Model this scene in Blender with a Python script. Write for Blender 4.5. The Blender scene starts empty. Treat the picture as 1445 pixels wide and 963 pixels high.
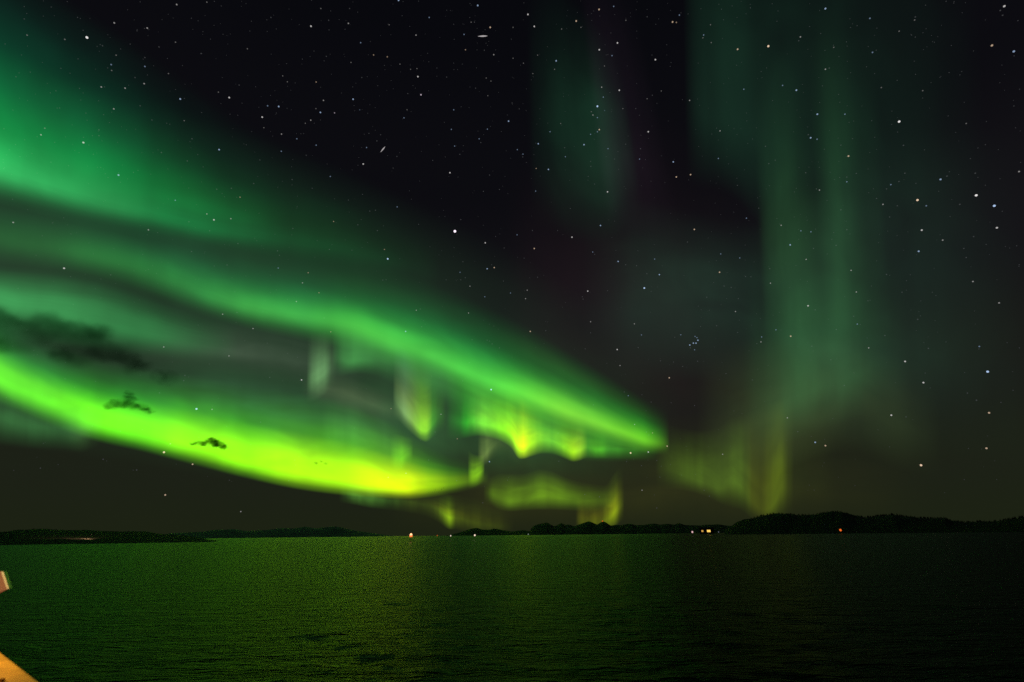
import bpy, bmesh, math, random
import numpy as np
from mathutils import Vector, Matrix, noise as mnoise

R = math.radians
sc = bpy.context.scene
COL = sc.collection
random.seed(7)

# ------------------------------------------------------------------ camera
PW, PH, F = 1445.0, 963.0, 705.0          # the photograph's frame and focal length in its pixels
CAM_H = 6.0
PITCH, ROLL = R(21.2), R(0.62)
cam_d = bpy.data.cameras.new('camera')
cam = bpy.data.objects.new('camera', cam_d)
COL.objects.link(cam)
cam_d.sensor_width = 36.0
cam_d.lens = F / PW * 36.0
cam_d.clip_start, cam_d.clip_end = 0.05, 2.0e6
fw = Vector((0, math.cos(PITCH), math.sin(PITCH)))
up0 = Vector((0, -math.sin(PITCH), math.cos(PITCH)))
rt0 = Vector((1, 0, 0))
rt = rt0 * math.cos(ROLL) - up0 * math.sin(ROLL)
up = up0 * math.cos(ROLL) + rt0 * math.sin(ROLL)
M = Matrix((rt, up, -fw)).transposed().to_4x4()
M.translation = Vector((0, 0, CAM_H))
cam.matrix_world = M
cam_d.dof.use_dof = True
cam_d.dof.focus_distance = 8000.0
cam_d.dof.aperture_fstop = 1.8
sc.camera = cam

# ------------------------------------------------------------------ sky light
world = bpy.data.worlds.new('World')
sc.world = world
world.use_nodes = True
wt = world.node_tree
wt.nodes.clear()
wo = wt.nodes.new('ShaderNodeOutputWorld')
wb = wt.nodes.new('ShaderNodeBackground')
wc = wt.nodes.new('ShaderNodeTexCoord')
wx = wt.nodes.new('ShaderNodeSeparateXYZ')
wr = wt.nodes.new('ShaderNodeValToRGB')
wt.links.new(wc.outputs['Generated'], wx.inputs[0])
wt.links.new(wx.outputs['Z'], wr.inputs['Fac'])
cr = wr.color_ramp
cr.interpolation = 'EASE'
# night airglow by height above the horizon (sine of the elevation)
stops = [(0.0, (.0118, .0156, .0066)), (.10, (.0118, .0148, .0082)), (.22, (.0100, .0108, .0088)),
         (.40, (.0072, .0066, .0084)), (.62, (.0036, .0035, .0052)), (.85, (.0024, .0025, .0040))]
cr.elements[0].position, cr.elements[0].color = stops[0][0], (*stops[0][1], 1)
cr.elements[1].position, cr.elements[1].color = stops[-1][0], (*stops[-1][1], 1)
for p, c in stops[1:-1]:
    e = cr.elements.new(p)
    e.color = (*c, 1)
wt.links.new(wr.outputs['Color'], wb.inputs['Color'])
wb.inputs['Strength'].default_value = 1.0
wt.links.new(wb.outputs[0], wo.inputs['Surface'])

vs = sc.view_settings
vs.view_transform, vs.look, vs.exposure, vs.gamma, vs.use_curve_mapping = 'Standard', 'None', 0.0, 1.0, False
cy = sc.cycles
cy.transparent_max_bounces = 96
cy.max_bounces = 6
cy.glossy_bounces = 3
cy.diffuse_bounces = 2
cy.volume_bounces = 0
cy.use_denoising = False
cy.sample_clamp_indirect = 2.0
cy.sample_clamp_direct = 3.0


# ------------------------------------------------------------------ helpers
def ray(px, py):
    return (fw * F + rt * (px - PW / 2) - up * (py - PH / 2)).normalized()


def at_range(px, py, d):
    """point seen at the photograph's (px, py), d metres away along the ground"""
    v = ray(px, py)
    return Vector((0, 0, CAM_H)) + v * (d / math.hypot(v.x, v.y))


def height_above(P, py):
    """z of the point straight above P that is seen at image row py"""
    c0 = Vector((P.x, P.y, -CAM_H))
    a, b = c0.dot(up), up.z
    g, h = c0.dot(fw), fw.z
    k = (PH / 2 - py)
    den = F * b - k * h
    return (k * g - F * a) / den


def tag(o, label=None, cat=None, group=None, kind=None):
    for k, v in (('label', label), ('category', cat), ('group', group), ('kind', kind)):
        if v:
            o[k] = v
    return o


def link_mesh(name, verts, faces, mat=None, parent=None, smooth=False):
    me = bpy.data.meshes.new(name)
    me.from_pydata(verts, [], faces)
    me.update()
    if smooth:
        me.polygons.foreach_set('use_smooth', [True] * len(me.polygons))
    o = bpy.data.objects.new(name, me)
    COL.objects.link(o)
    if mat:
        me.materials.append(mat)
    if parent:
        o.parent = parent
    return o


def link_bm(name, bm, mat=None, parent=None, smooth=False):
    me = bpy.data.meshes.new(name)
    bmesh.ops.recalc_face_normals(bm, faces=bm.faces)
    bm.to_mesh(me)
    bm.free()
    if smooth:
        me.polygons.foreach_set('use_smooth', [True] * len(me.polygons))
    o = bpy.data.objects.new(name, me)
    COL.objects.link(o)
    if mat:
        me.materials.append(mat)
    if parent:
        o.parent = parent
    return o


def empty(name, loc, rz=0):
    o = bpy.data.objects.new(name, None)
    COL.objects.link(o)
    o.location = loc
    o.rotation_euler.z = rz
    o.empty_display_size = 0.3
    return o


def add_box(bm, cx, cy_, cz, sx, sy, sz, bev=0.0):
    r = bmesh.ops.create_cube(bm, size=1.0)
    vs_ = r['verts']
    bmesh.ops.scale(bm, verts=vs_, vec=(sx, sy, sz))
    bmesh.ops.translate(bm, verts=vs_, vec=(cx, cy_, cz))
    if bev > 0:
        es = list({e for v in vs_ for e in v.link_edges})
        bmesh.ops.bevel(bm, geom=es, offset=bev, segments=3, affect='EDGES', profile=0.5)


def add_cyl(bm, cx, cy_, z0, z1, r0, r1, n=16):
    r = bmesh.ops.create_cone(bm, cap_ends=True, segments=n, radius1=r0, radius2=r1, depth=z1 - z0)
    bmesh.ops.translate(bm, verts=r['verts'], vec=(cx, cy_, (z0 + z1) / 2))


def mat_new(name):
    m = bpy.data.materials.new(name)
    m.use_nodes = True
    return m, m.node_tree, m.node_tree.nodes['Principled BSDF']


def mat_plain(name, col, rough=0.6, var=0.25, scale=3.0, metal=0.0):
    m, t, b = mat_new(name)
    tc = t.nodes.new('ShaderNodeTexCoord')
    nz = t.nodes.new('ShaderNodeTexNoise')
    nz.inputs['Scale'].default_value = scale
    nz.inputs['Detail'].default_value = 6
    rp = t.nodes.new('ShaderNodeValToRGB')
    rp.color_ramp.elements[0].color = (*[c * (1 - var) for c in col], 1)
    rp.color_ramp.elements[1].color = (*[min(1, c * (1 + var)) for c in col], 1)
    rp.color_ramp.elements[0].position, rp.color_ramp.elements[1].position = .3, .7
    t.links.new(tc.outputs['Object'], nz.inputs['Vector'])
    t.links.new(nz.outputs['Fac'], rp.inputs['Fac'])
    t.links.new(rp.outputs['Color'], b.inputs['Base Color'])
    b.inputs['Roughness'].default_value = rough
    b.inputs['Metallic'].default_value = metal
    return m


def mat_emit(name, col, strength):
    m = bpy.data.materials.new(name)
    m.use_nodes = True
    t = m.node_tree
    t.nodes.clear()
    o = t.nodes.new('ShaderNodeOutputMaterial')
    e = t.nodes.new('ShaderNodeEmission')
    e.inputs['Color'].default_value = (*col, 1)
    e.inputs['Strength'].default_value = strength
    t.links.new(e.outputs[0], o.inputs['Surface'])
    m.cycles.emission_sampling = 'NONE'
    return m


# ------------------------------------------------------------------ the sea
def make_sea():
    nr, r0, r1 = 760, 3.0, 60000.0
    rad = r0 * (r1 / r0) ** np.linspace(0, 1, nr)
    a_in = np.linspace(-62, 62, 700)
    a_out = np.linspace(62, 298, 60)[1:-1]
    ang = np.radians(np.concatenate([a_in, a_out]))          # clockwise from +Y
    na = len(ang)
    A, RR = np.meshgrid(ang, rad)
    X, Y = RR * np.sin(A), RR * np.cos(A)
    Z = np.zeros_like(X)
    rng = np.random.default_rng(11)
    cell = RR * (math.log(r1 / r0) / nr)
    for i in range(120):
        lam = 0.8 * (7 / 0.8) ** rng.random()
        th = R(200) + rng.normal() * 0.55
        amp = 0.0036 * lam ** 0.95 * (0.6 + 0.8 * rng.random())
        if lam > 2.2:
            amp *= (2.2 / lam) ** 1.3
        amp *= .8
        k = 2 * math.pi / lam
        w = np.clip(lam / (cell * 3.0) - 0.6, 0, 1)
        ph = k * (X * math.sin(th) + Y * math.cos(th)) + rng.random() * 6.283
        s = np.sin(ph)
        Z += amp * w * (s + 0.25 * np.cos(2 * ph))
    verts = np.stack([X, Y, Z], -1).reshape(-1, 3)
    i, j = np.meshgrid(np.arange(nr - 1), np.arange(na), indexing='ij')
    j2 = (j + 1) % na
    f = np.stack([i * na + j, i * na + j2, (i + 1) * na + j2, (i + 1) * na + j], -1).reshape(-1, 4)
    me = bpy.data.meshes.new('sea')
    me.vertices.add(len(verts))
    me.vertices.foreach_set('co', verts.astype(np.float32).ravel())
    me.loops.add(f.size)
    me.loops.foreach_set('vertex_index', f.astype(np.int32).ravel())
    me.polygons.add(len(f))
    me.polygons.foreach_set('loop_start', np.arange(0, f.size, 4, dtype=np.int32))
    me.polygons.foreach_set('use_smooth', np.ones(len(f), dtype=bool))
    me.update(calc_edges=True)
    me.validate()
    o = bpy.data.objects.new('sea', me)
    COL.objects.link(o)
    m, t, b = mat_new('sea_water')
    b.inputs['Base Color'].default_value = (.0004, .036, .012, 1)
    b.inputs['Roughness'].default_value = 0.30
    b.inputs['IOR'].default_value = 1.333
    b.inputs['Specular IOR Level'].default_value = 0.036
    tc = t.nodes.new('ShaderNodeTexCoord')
    mp = t.nodes.new('ShaderNodeMapping')
    mp.inputs['Rotation'].default_value = (0, 0, R(14))
    mp.inputs['Scale'].default_value = (0.36, 1.3, 1)
    t.links.new(tc.outputs['Object'], mp.inputs['Vector'])
    prev = None
    for scl, dist, det in ((0.06, 0.25, 3), (0.5, 0.9, 4), (2.2, 0.5, 5)):
        nz = t.nodes.new('ShaderNodeTexNoise')
        nz.inputs['Scale'].default_value = scl
        nz.inputs['Detail'].default_value = det
        nz.inputs['Distortion'].default_value = 0.4
        bp = t.nodes.new('ShaderNodeBump')
        bp.inputs['Strength'].default_value = 1.0
        bp.inputs['Distance'].default_value = dist
        t.links.new(mp.outputs[0], nz.inputs['Vector'])
        t.links.new(nz.outputs['Fac'], bp.inputs['Height'])
        if prev:
            t.links.new(prev.outputs[0], bp.inputs['Normal'])
        prev = bp
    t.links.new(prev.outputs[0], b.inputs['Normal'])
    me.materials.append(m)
    tag(o, 'dark rippled sea tinted green by the aurora', kind='structure')
    return o


make_sea()

# ------------------------------------------------------------------ shores and hills
rock = mat_plain('dark_mountain_rock', (.035, .036, .042), .9, .3, .004)
wood = mat_plain('dark_wooded_slope', (.022, .028, .024), .95, .3, .02)
moor = mat_plain('low_shore_grass', (.055, .05, .035), .95, .3, .03)


def interp(pts, x):
    xs = [p[0] for p in pts]
    return float(np.interp(x, xs, [p[1] for p in pts]))


def ridge(name, pts, dist, shore, mat, label, rough=1.0, step=1.6, seed=0, rows=9):
    """a ridge of land: shore line, slope up to a crest, and a back slope"""
    x0, x1 = pts[0][0], pts[-1][0]
    n = int((x1 - x0) / step)
    prof = [(0.0, 0.0), (.12, .16), (.3, .38), (.5, .62), (.75, .88), (1.0, 1.0), (1.25, .8), (1.6, .4), (2.0, 0.0)]
    verts, faces = [], []
    for k in range(n + 1):
        px = x0 + (x1 - x0) * k / n
        py = interp(pts, px)
        crest = at_range(px, py, dist)
        d = Vector((crest.x, crest.y, 0)).normalized()
        hz = max(crest.z, 0.5)
        for j, (w, h) in enumerate(prof):
            rr = shore + (dist - shore) * w
            p = d * rr
            nv = mnoise.fractal(Vector((p.x, p.y, seed * 91.0)) * (9.0 / dist * 6), 1.0, 2.0, 5)
            z = hz * h * (1 + .10 * nv * (1 if j != 5 else .3)) + rough * hz * .05 * nv * (h > .05)
            verts.append((p.x, p.y, z if h > 0 else -1.5))
    m = len(prof)
    for k in range(n):
        for j in range(m - 1):
            a = k * m + j
            faces.append((a, a + m, a + m + 1, a + 1))
    o = link_mesh(name, verts, faces, mat, smooth=True)
    tag(o, label, kind='structure')
    return o


near_ridge = ridge('mountain_ridge', [(745, 755), (749, 747), (753, 742.5), (760, 740), (767, 738.5), (772, 737.6), (777, 740), (782, 743), (787, 741), (792, 738.6), (798, 741.5),
    (803, 740.5), (810, 743), (816, 741), (823, 738.5), (831, 736), (838, 739), (843, 741), (847, 738), (850.5, 736.4), (855, 738), (862, 742), (868, 740.7),
    (876, 741.5), (890, 739.5), (897, 741), (908, 740.5), (918, 739.6), (925, 740), (931, 741), (944, 739.4), (952, 741), (958, 739.2), (966, 741.5), (985, 742),
    (1012, 740), (1030, 742), (1075, 742)], 9000, 7400, rock, 'black jagged mountain ridge low on the horizon beneath the aurora', seed=1)
ridge('mountain_ridge', [(618, 757), (632, 756), (643, 753), (652, 750.5), (660, 748), (667, 746), (673, 745.2), (680, 747.5), (690, 747.5), (697, 746.4), (704, 747),
    (713, 749), (722, 750.5), (733, 749), (740, 748.4), (748, 750), (760, 753)], 10500, 9000, rock, 'low dark ridge beside the jagged mountains, running down to the sea', seed=2)
hill_pts = [(1022, 749), (1032, 743), (1040, 737), (1050, 733), (1061, 732), (1072, 728.5), (1085, 725.5), (1100, 724.5), (1112, 726), (1125, 727), (1150, 726.5), (1163, 724.5),
    (1172, 722.6), (1184, 722.4), (1195, 725), (1206, 728.5), (1222, 730), (1236, 728.5), (1250, 727), (1260, 726), (1275, 728.5), (1295, 731), (1315, 731.4), (1333, 731.5),
    (1342, 735), (1360, 737), (1385, 736.5), (1405, 736), (1425, 733), (1445, 729.5), (1500, 726), (1580, 730), (1700, 740)]
ridge('hill', hill_pts, 2600, 1700, wood, 'dark wooded hill rising from the water on the right', seed=3, rough=.5)
left_pts = [(-260, 752), (-120, 749), (0, 751.5), (20, 749), (45, 747), (70, 747), (95, 748.5), (120, 748.5), (150, 750), (180, 750), (205, 750.5), (228, 754), (250, 755), (270, 757),
    (290, 760.5), (305, 764)]
ridge('shore_land', left_pts, 1500, 980, moor, 'low dark strip of shore at the left end of the horizon', seed=4, rough=.8)
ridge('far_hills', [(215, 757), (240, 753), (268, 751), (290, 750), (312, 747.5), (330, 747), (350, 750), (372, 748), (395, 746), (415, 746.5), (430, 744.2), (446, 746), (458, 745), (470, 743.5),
    (482, 745), (500, 749), (525, 752.5), (560, 757.5)], 16000, 14500, mat_plain('hazed_hill', (.30, .31, .32), .9, .15, .001), 'faint distant hills behind the low shore on the left', seed=5)  # haze over the far hills is painted into their pale base colour


# conifers standing on the skyline of the right hill and the left shore: far woods that read as one mass
def far_wood(name, pts, dist, n, hmin, hmax, seed, label, mat):
    rnd = random.Random(seed)
    verts, faces = [], []
    for _ in range(n):
        px = rnd.uniform(pts[0][0] + 8, pts[-1][0] - 12)
        back = rnd.uniform(-.012, .012)
        P = at_range(px, interp(pts, px) + 1.0, dist * (1 + back))
        h, w = rnd.uniform(hmin, hmax), rnd.uniform(.28, .42)
        z0 = P.z - h * .2
        b = len(verts)
        for lv, (zz, rr) in enumerate(((0, .9), (.35, 1.0), (.36, .62), (.68, .6), (.69, .34), (1.0, .02))):
            for q in range(5):
                a = q * 1.2566 + lv * .5
                k = h * w * .5 * rr * rnd.uniform(.75, 1.2)
                verts.append((P.x + math.cos(a) * k, P.y + math.sin(a) * k, z0 + h * zz))
        for lv in range(5):
            for q in range(5):
                q2 = (q + 1) % 5
                faces.append((b + lv * 5 + q, b + lv * 5 + q2, b + lv * 5 + 5 + q2, b + lv * 5 + 5 + q))
    o = link_mesh(name, verts, faces, mat)
    tag(o, label, kind='stuff')


needle = mat_plain('conifer_needles', (.018, .026, .016), .9, .3, .3)
far_wood('far_wood', hill_pts[3:], 2600, 900, 5, 13, 5, 'far wood along the crest of the right hill', needle)
far_wood('far_wood', left_pts, 1500, 260, 2, 4.5, 6, 'thin far wood along the low left shore', needle)


# ------------------------------------------------------------------ aurora
def aurora(pts, label, prof, name='aurora_curtain', rays=0.25, ray_scale=14.0, thick=.02, seed=0, H=10000.0, step=3.0, strength=1.0, rayv=.35, tilt=.9, blur_u=.06, bill=.22, bill_v=3.0):
    """a hanging sheet of glowing air.  pts: (x, row where it ends below, row of its brightest height, row where it ends above, brightness, colour)
    along its foot as seen from the camera; the sheet is stood up truly vertical at its own distance, in two layers"""
    last = None
    P = []
    for p in pts:
        last = p[5] if len(p) > 5 else last
        P.append((*p[:5], *last))
    xs = np.array([p[0] for p in P], float)
    # smooth interpolation of the rows (Catmull-Rom through np tangents)
    def sm(vals, x):
        v = np.array(vals, float)
        t = np.gradient(v, xs)
        i = int(np.clip(np.searchsorted(xs, x) - 1, 0, len(xs) - 2))
        h = xs[i + 1] - xs[i]
        s = (x - xs[i]) / h
        return float((2*s**3-3*s**2+1)*v[i] + (s**3-2*s**2+s)*h*t[i] + (-2*s**3+3*s**2)*v[i+1] + (s**3-s**2)*h*t[i+1])
    n = max(8, int((xs[-1] - xs[0]) / step))
    NLO, NHI = 7, 17
    rows = [0.2 * k / NLO for k in range(NLO)] + [0.2 + 0.8 * k / NHI for k in range(NHI + 1)]
    m = len(rows)
    verts, uvs, faces = [], [], []
    for side in (0, 1):
        for k in range(n + 1):
            x = xs[0] + (xs[-1] - xs[0]) * k / n
            yb, yp, yt = sm([p[1] for p in P], x), sm([p[2] for p in P], x), sm([p[3] for p in P], x)
            v = ray(x, yb)
            el = math.atan2(v.z, math.hypot(v.x, v.y))
            d = min(H / math.tan(max(el, .02)), 130000.0)
            Q = at_range(x, yb, d)
            dirh = Vector((Q.x, Q.y, 0)).normalized()
            # the field lines lean a little: foot, brightest height and top lie on one slanting line
            lx = (1 - tilt) * (PW / 2 - x) / (yb + 1318)
            Pk, Tp = at_range(x + lx * (yb - yp), yp, d), at_range(x + lx * (yb - yt), yt, d)
            off = dirh * d * thick * (side - .5)
            for r_ in rows:
                p = Q.lerp(Pk, r_ / .2) if r_ < .2 else Pk.lerp(Tp, (r_ - .2) / .8)
                verts.append(tuple(p + off))
                uvs.append((k / n, r_))
    for side in (0, 1):
        o0 = side * (n + 1) * m
        for k in range(n):
            for j in range(m - 1):
                a = o0 + k * m + j
                faces.append((a, a + m, a + m + 1, a + 1))
    for k in range(n):                      # closed along the foot and the top, where the glow has died away
        for j in (0, m - 1):
            a = k * m + j
            b = a + (n + 1) * m
            faces.append((a, b, b + m, a + m))
    o = link_mesh(name, verts, faces, smooth=True)
    me = o.data
    uvl = me.uv_layers.new(name='sheet')
    li = np.empty(len(me.loops), dtype=np.int32)
    me.loops.foreach_get('vertex_index', li)
    uvl.data.foreach_set('uv', np.array(uvs, dtype=np.float32)[li].ravel())
    mt = bpy.data.materials.new('aurora_glow')
    mt.use_nodes = True
    t = mt.node_tree
    t.nodes.clear()
    N = t.nodes.new
    out = N('ShaderNodeOutputMaterial')
    uv = N('ShaderNodeUVMap')
    sep = N('ShaderNodeSeparateXYZ')
    t.links.new(uv.outputs[0], sep.inputs[0])

    def fine(els, n_=31):
        # resample to evenly spaced, smoothly joined stops
        xp = [e_[0] for e_ in els]
        vv = np.array([e_[1] for e_ in els], float)
        g = np.linspace(0, 1, 621)
        o_ = []
        for c_ in range(3):
            y = np.interp(g, xp, vv[:, c_])
            kr = np.hanning(int(621 * blur) | 1)
            kr /= kr.sum()
            h_ = len(kr) // 2
            y = np.convolve(np.pad(y, h_, mode='edge'), kr, mode='valid')
            o_.append(np.interp(np.linspace(0, 1, n_), g, y))
        q_ = np.clip(np.array(o_).T, 0, 1)
        gg = np.linspace(0, 1, n_)
        for end, dd in ((0, gg), (-1, 1 - gg)):
            if vv[end].max() < 1e-6:
                tt = np.clip(dd / max(blur * .6, 1e-3), 0, 1)
                q_ *= (tt * tt * (3 - 2 * tt))[:, None]
        return [(i_ / (n_ - 1), tuple(q_[i_])) for i_ in range(n_)]

    def ramp(els, interp_='B_SPLINE'):
        rp = N('ShaderNodeValToRGB')
        q = rp.color_ramp
        q.interpolation = interp_
        while len(q.elements) > 1:
            q.elements.remove(q.elements[-1])
        q.elements[0].position = els[0][0]
        q.elements[0].color = (*els[0][1], 1)
        for pos, c in els[1:]:
            e_ = q.elements.new(pos)
            e_.color = (*c, 1)
        return rp
    su = [((p[0] - xs[0]) / (xs[-1] - xs[0]), tuple(p[4] * c for c in p[5:8])) for p in P]
    mx = max(max(c) for _, c in su)
    su = [(a, tuple(q / mx for q in c)) for a, c in su]
    blur = blur_u
    ru = ramp(fine(su), 'LINEAR')
    blur = .05
    rv = ramp(fine(prof), 'LINEAR')
    t.links.new(sep.outputs['X'], ru.inputs['Fac'])
    t.links.new(sep.outputs['Y'], rv.inputs['Fac'])
    mix = N('ShaderNodeMix')
    mix.data_type = 'RGBA'
    mix.blend_type = 'MULTIPLY'
    mix.inputs['Factor'].default_value = 1.0
    t.links.new(ru.outputs['Color'], mix.inputs['A'])
    t.links.new(rv.outputs['Color'], mix.inputs['B'])
    # rays: streaks that run up the sheet
    cmb = N('ShaderNodeMapping')
    cmb.inputs['Scale'].default_value = (ray_scale, rayv, 1)
    cmb.inputs['Location'].default_value = (seed * 7.3, seed * 3.1, 0)
    nz = N('ShaderNodeTexNoise')
    nz.inputs['Scale'].default_value = 1.0
    nz.inputs['Detail'].default_value = 2.0
    t.links.new(uv.outputs[0], cmb.inputs['Vector'])
    t.links.new(cmb.outputs[0], nz.inputs['Vector'])
    mr = N('ShaderNodeMapRange')
    mr.inputs['From Min'].default_value, mr.inputs['From Max'].default_value = .3, .7
    mr.inputs['To Min'].default_value, mr.inputs['To Max'].default_value = 1 - rays, 1 + rays
    t.links.new(nz.outputs['Fac'], mr.inputs['Value'])
    # slow billows and streaks along the sheet
    cm2 = N('ShaderNodeMapping')
    cm2.inputs['Scale'].default_value = (ray_scale * .45, bill_v, 1)
    cm2.inputs['Rotation'].default_value = (0, 0, .25)
    cm2.inputs['Location'].default_value = (seed * 3.7, seed * 5.9, 0)
    nz2 = N('ShaderNodeTexNoise')
    nz2.inputs['Scale'].default_value = 1.0
    nz2.inputs['Detail'].default_value = 3.0
    nz2.inputs['Distortion'].default_value = .6
    t.links.new(uv.outputs[0], cm2.inputs['Vector'])
    t.links.new(cm2.outputs[0], nz2.inputs['Vector'])
    mr2 = N('ShaderNodeMapRange')
    mr2.inputs['From Min'].default_value, mr2.inputs['From Max'].default_value = .3, .7
    mr2.inputs['To Min'].default_value, mr2.inputs['To Max'].default_value = 1 - bill, 1 + bill
    t.links.new(nz2.outputs['Fac'], mr2.inputs['Value'])
    m2 = N('ShaderNodeMath')
    m2.operation = 'MULTIPLY'
    t.links.new(mr.outputs[0], m2.inputs[0])
    t.links.new(mr2.outputs[0], m2.inputs[1])
    mu = N('ShaderNodeMath')
    mu.operation = 'MULTIPLY'
    mu.inputs[1].default_value = mx * strength * .5
    t.links.new(m2.outputs[0], mu.inputs[0])
    em = N('ShaderNodeEmission')
    t.links.new(mix.outputs['Result'], em.inputs['Color'])
    t.links.new(mu.outputs[0], em.inputs['Strength'])
    tr = N('ShaderNodeBsdfTransparent')
    ad = N('ShaderNodeAddShader')
    t.links.new(em.outputs[0], ad.inputs[0])
    t.links.new(tr.outputs[0], ad.inputs[1])
    t.links.new(ad.outputs[0], out.inputs['Surface'])
    mt.cycles.emission_sampling = 'NONE'
    me.materials.append(mt)
    tag(o, label, 'aurora', 'aurora curtains over the sea')
    return o


def prof(*st):
    return [(p, (g, g, g) if not isinstance(g, tuple) else g) for p, g in st]


SOFT = prof((0, 0), (.08, .15), (.2, 1), (.27, (.4, .78, .7)), (.36, (0, .55, .46)), (.51, (0, .25, .3)), (.67, (.02, .085, .16)), (.82, (.01, .03, .07)), (1, 0))
FOLD = prof((0, 0), (.1, .4), (.2, 1), (.36, (.7, .62, .6)), (.55, (.3, .3, .4)), (.78, (.08, .1, .2)), (1, 0))
BAND = prof((0, 0), (.08, .2), (.2, 1), (.30, (.62, .8, .85)), (.40, (.25, .46, .6)), (.5, (.08, .25, .4)), (.6, (.03, .13, .24)), (.75, (.02, .06, .12)), (.88, (.0, .02, .04)), (1, 0))
THICK = prof((0, 0), (.07, .16), (.2, 1), (.36, (.86, .86, 1)), (.48, (.34, .48, 1)), (.60, (.09, .22, .9)), (.74, (.03, .09, .6)), (.87, (.01, .03, .3)), (1, 0))
PILLAR = prof((0, 0), (.1, .3), (.2, .7), (.34, 1), (.5, .8), (.7, .3), (.85, .12), (1, 0))
PATCH = prof((0, 0), (.08, .25), (.2, 1), (.45, .72), (.7, .3), (1, 0))
WASH = prof((0, 0), (.2, 1), (.5, .8), (.75, .35), (1, 0))

aurora([(-160, 620, 500, 40, 1.0, (.011, .036, .014)), (0, 632, 505, 80, 1.0), (150, 650, 520, 130, 1.0), (350, 680, 540, 190, .9), (550, 694, 580, 270, .85),
        (700, 694, 600, 340, .6), (820, 690, 615, 410, .35), (960, 680, 630, 480, 0)],
       'wide faint green veil hanging behind the bright bands on the left', WASH, name='aurora_veil', rays=.18, ray_scale=7, seed=1)
aurora([(-160, 250, 185, -160, 1.0, (.026, .44, .10)), (0, 286, 243, -50, 1.0), (80, 306, 268, 0, .9), (160, 324, 290, 50, .76), (240, 340, 309, 105, .54, (.003, .42, .085)),
        (320, 356, 324, 160, .28), (400, 376, 338, 205, .14), (500, 410, 354, 245, .085), (620, 460, 385, 310, 0)],
       'broad soft green aurora band at the upper left, highest of the bands', SOFT, rays=.14, ray_scale=9, seed=2, bill=.3, strength=.9)
aurora([(-160, 356, 310, 180, .08, (.05, .62, .10)), (0, 374, 340, 230, .12), (100, 390, 357, 250, .17), (200, 416, 383, 280, .27), (280, 442, 411, 310, .42), (350, 462, 433, 335, .53, (.068, .66, .085)),
        (430, 480, 448, 355, .55), (500, 498, 461, 370, .66, (.085, .74, .065)), (560, 518, 485, 385, .76), (620, 538, 508, 405, .9), (680, 562, 534, 430, .86), (740, 585, 557, 460, .80, (.13, .80, .045)),
        (800, 606, 581, 495, 1.0, (.24, .84, .04)), (850, 622, 600, 525, .95), (890, 635, 614, 550, .82, (.2, .82, .02)), (915, 640, 623, 565, .85), (930, 642, 626, 572, .45), (945, 642, 628, 578, 0)],
       'long green aurora band slanting from the left edge to a sharp end right of centre', BAND, rays=.10, ray_scale=16, seed=3, blur_u=.025)
aurora([(-160, 455, 395, 350, .8, (.035, .31, .075)), (0, 480, 428, 378, .95), (80, 488, 442, 385, .9), (150, 496, 460, 398, .75), (220, 505, 476, 420, .5), (280, 512, 486, 440, .2), (335, 518, 492, 450, 0)],
       'short pale green aurora patch at the left edge above the dark cloud', PATCH, rays=.1, ray_scale=7, seed=4)
aurora([(-160, 515, 462, 360, .75, (.14, .93, .02)), (-40, 553, 514, 420, .8), (0, 570, 538, 448, .8), (60, 596, 566, 480, .85), (120, 618, 592, 502, .9, (.2, 1.25, .01)), (200, 637, 613, 520, .95), (280, 658, 633, 532, 1, (.34, 1.25, .002)),
        (350, 676, 653, 545, 1), (420, 691, 668, 555, 1, (.50, 1.25, .002)), (490, 700, 679, 572, 1), (545, 704, 688, 594, 1.05, (.74, 1.25, .001)), (580, 705, 690, 615, 1, (.82, 1.15, 0)), (610, 702, 687, 632, .7, (.42, .95, 0)),
        (640, 697, 683, 645, .40, (.25, .6, 0)), (668, 691, 678, 652, .22), (690, 688, 675, 655, 0)],
       'brightest aurora band, yellow green, sweeping low across the left to its bend near centre', THICK, rays=.10, ray_scale=16, seed=5, blur_u=.035, bill=.2, bill_v=3.5, strength=1.08)
aurora([(-160, 620, 570, 500, .6, (.03, .15, .035)), (0, 628, 592, 535, .6), (50, 634, 602, 560, .6), (90, 636, 606, 570, .7), (118, 638, 605, 570, .75, (.05, .16, .035)), (132, 634, 600, 568, .4), (146, 625, 598, 565, 0)],
       'dim green fringe below the brightest band at the left edge', PATCH, rays=.35, ray_scale=9, seed=6)
aurora([(432, 570, 540, 468, 0, (.12, .3, .1)), (441, 568, 538, 468, .55), (449, 564, 535, 468, .9), (458, 558, 528, 468, .75), (467, 550, 518, 470, .2), (476, 545, 510, 470, 0)],
       'small pale upright aurora streak left of centre, beside a dark gap', PATCH, rays=.1, ray_scale=3, seed=7, thick=.008, step=1.5)
aurora([(425, 572, 548, 520, 0, (.045, .06, .028)), (455, 575, 553, 520, .7), (490, 585, 562, 530, .9), (530, 597, 574, 545, .7), (575, 608, 588, 556, 0)],
       'greyish smear of aurora under the pale upright streak', PATCH, rays=.15, ray_scale=4, seed=8, thick=.01)
aurora([(468, 532, 505, 440, 0, (.045, .27, .05)), (482, 532, 508, 440, .45), (490, 530, 511, 440, .9), (505, 528, 509, 440, .8), (525, 530, 508, 448, .5), (560, 545, 515, 455, .42), (590, 562, 530, 470, .42), (620, 572, 542, 485, .5),
        (650, 585, 555, 500, .6, (.03, .26, .02)), (690, 610, 575, 515, .9, (.03, .26, .012)), (740, 635, 598, 540, 1.0), (790, 645, 612, 565, .8), (840, 652, 622, 585, .6), (890, 652, 632, 605, .3), (930, 652, 638, 615, 0)],
       'soft green folds hanging just under the middle of the long band', PATCH, rays=.2, ray_scale=8, seed=9, thick=.01, step=2, blur_u=.04)
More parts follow.
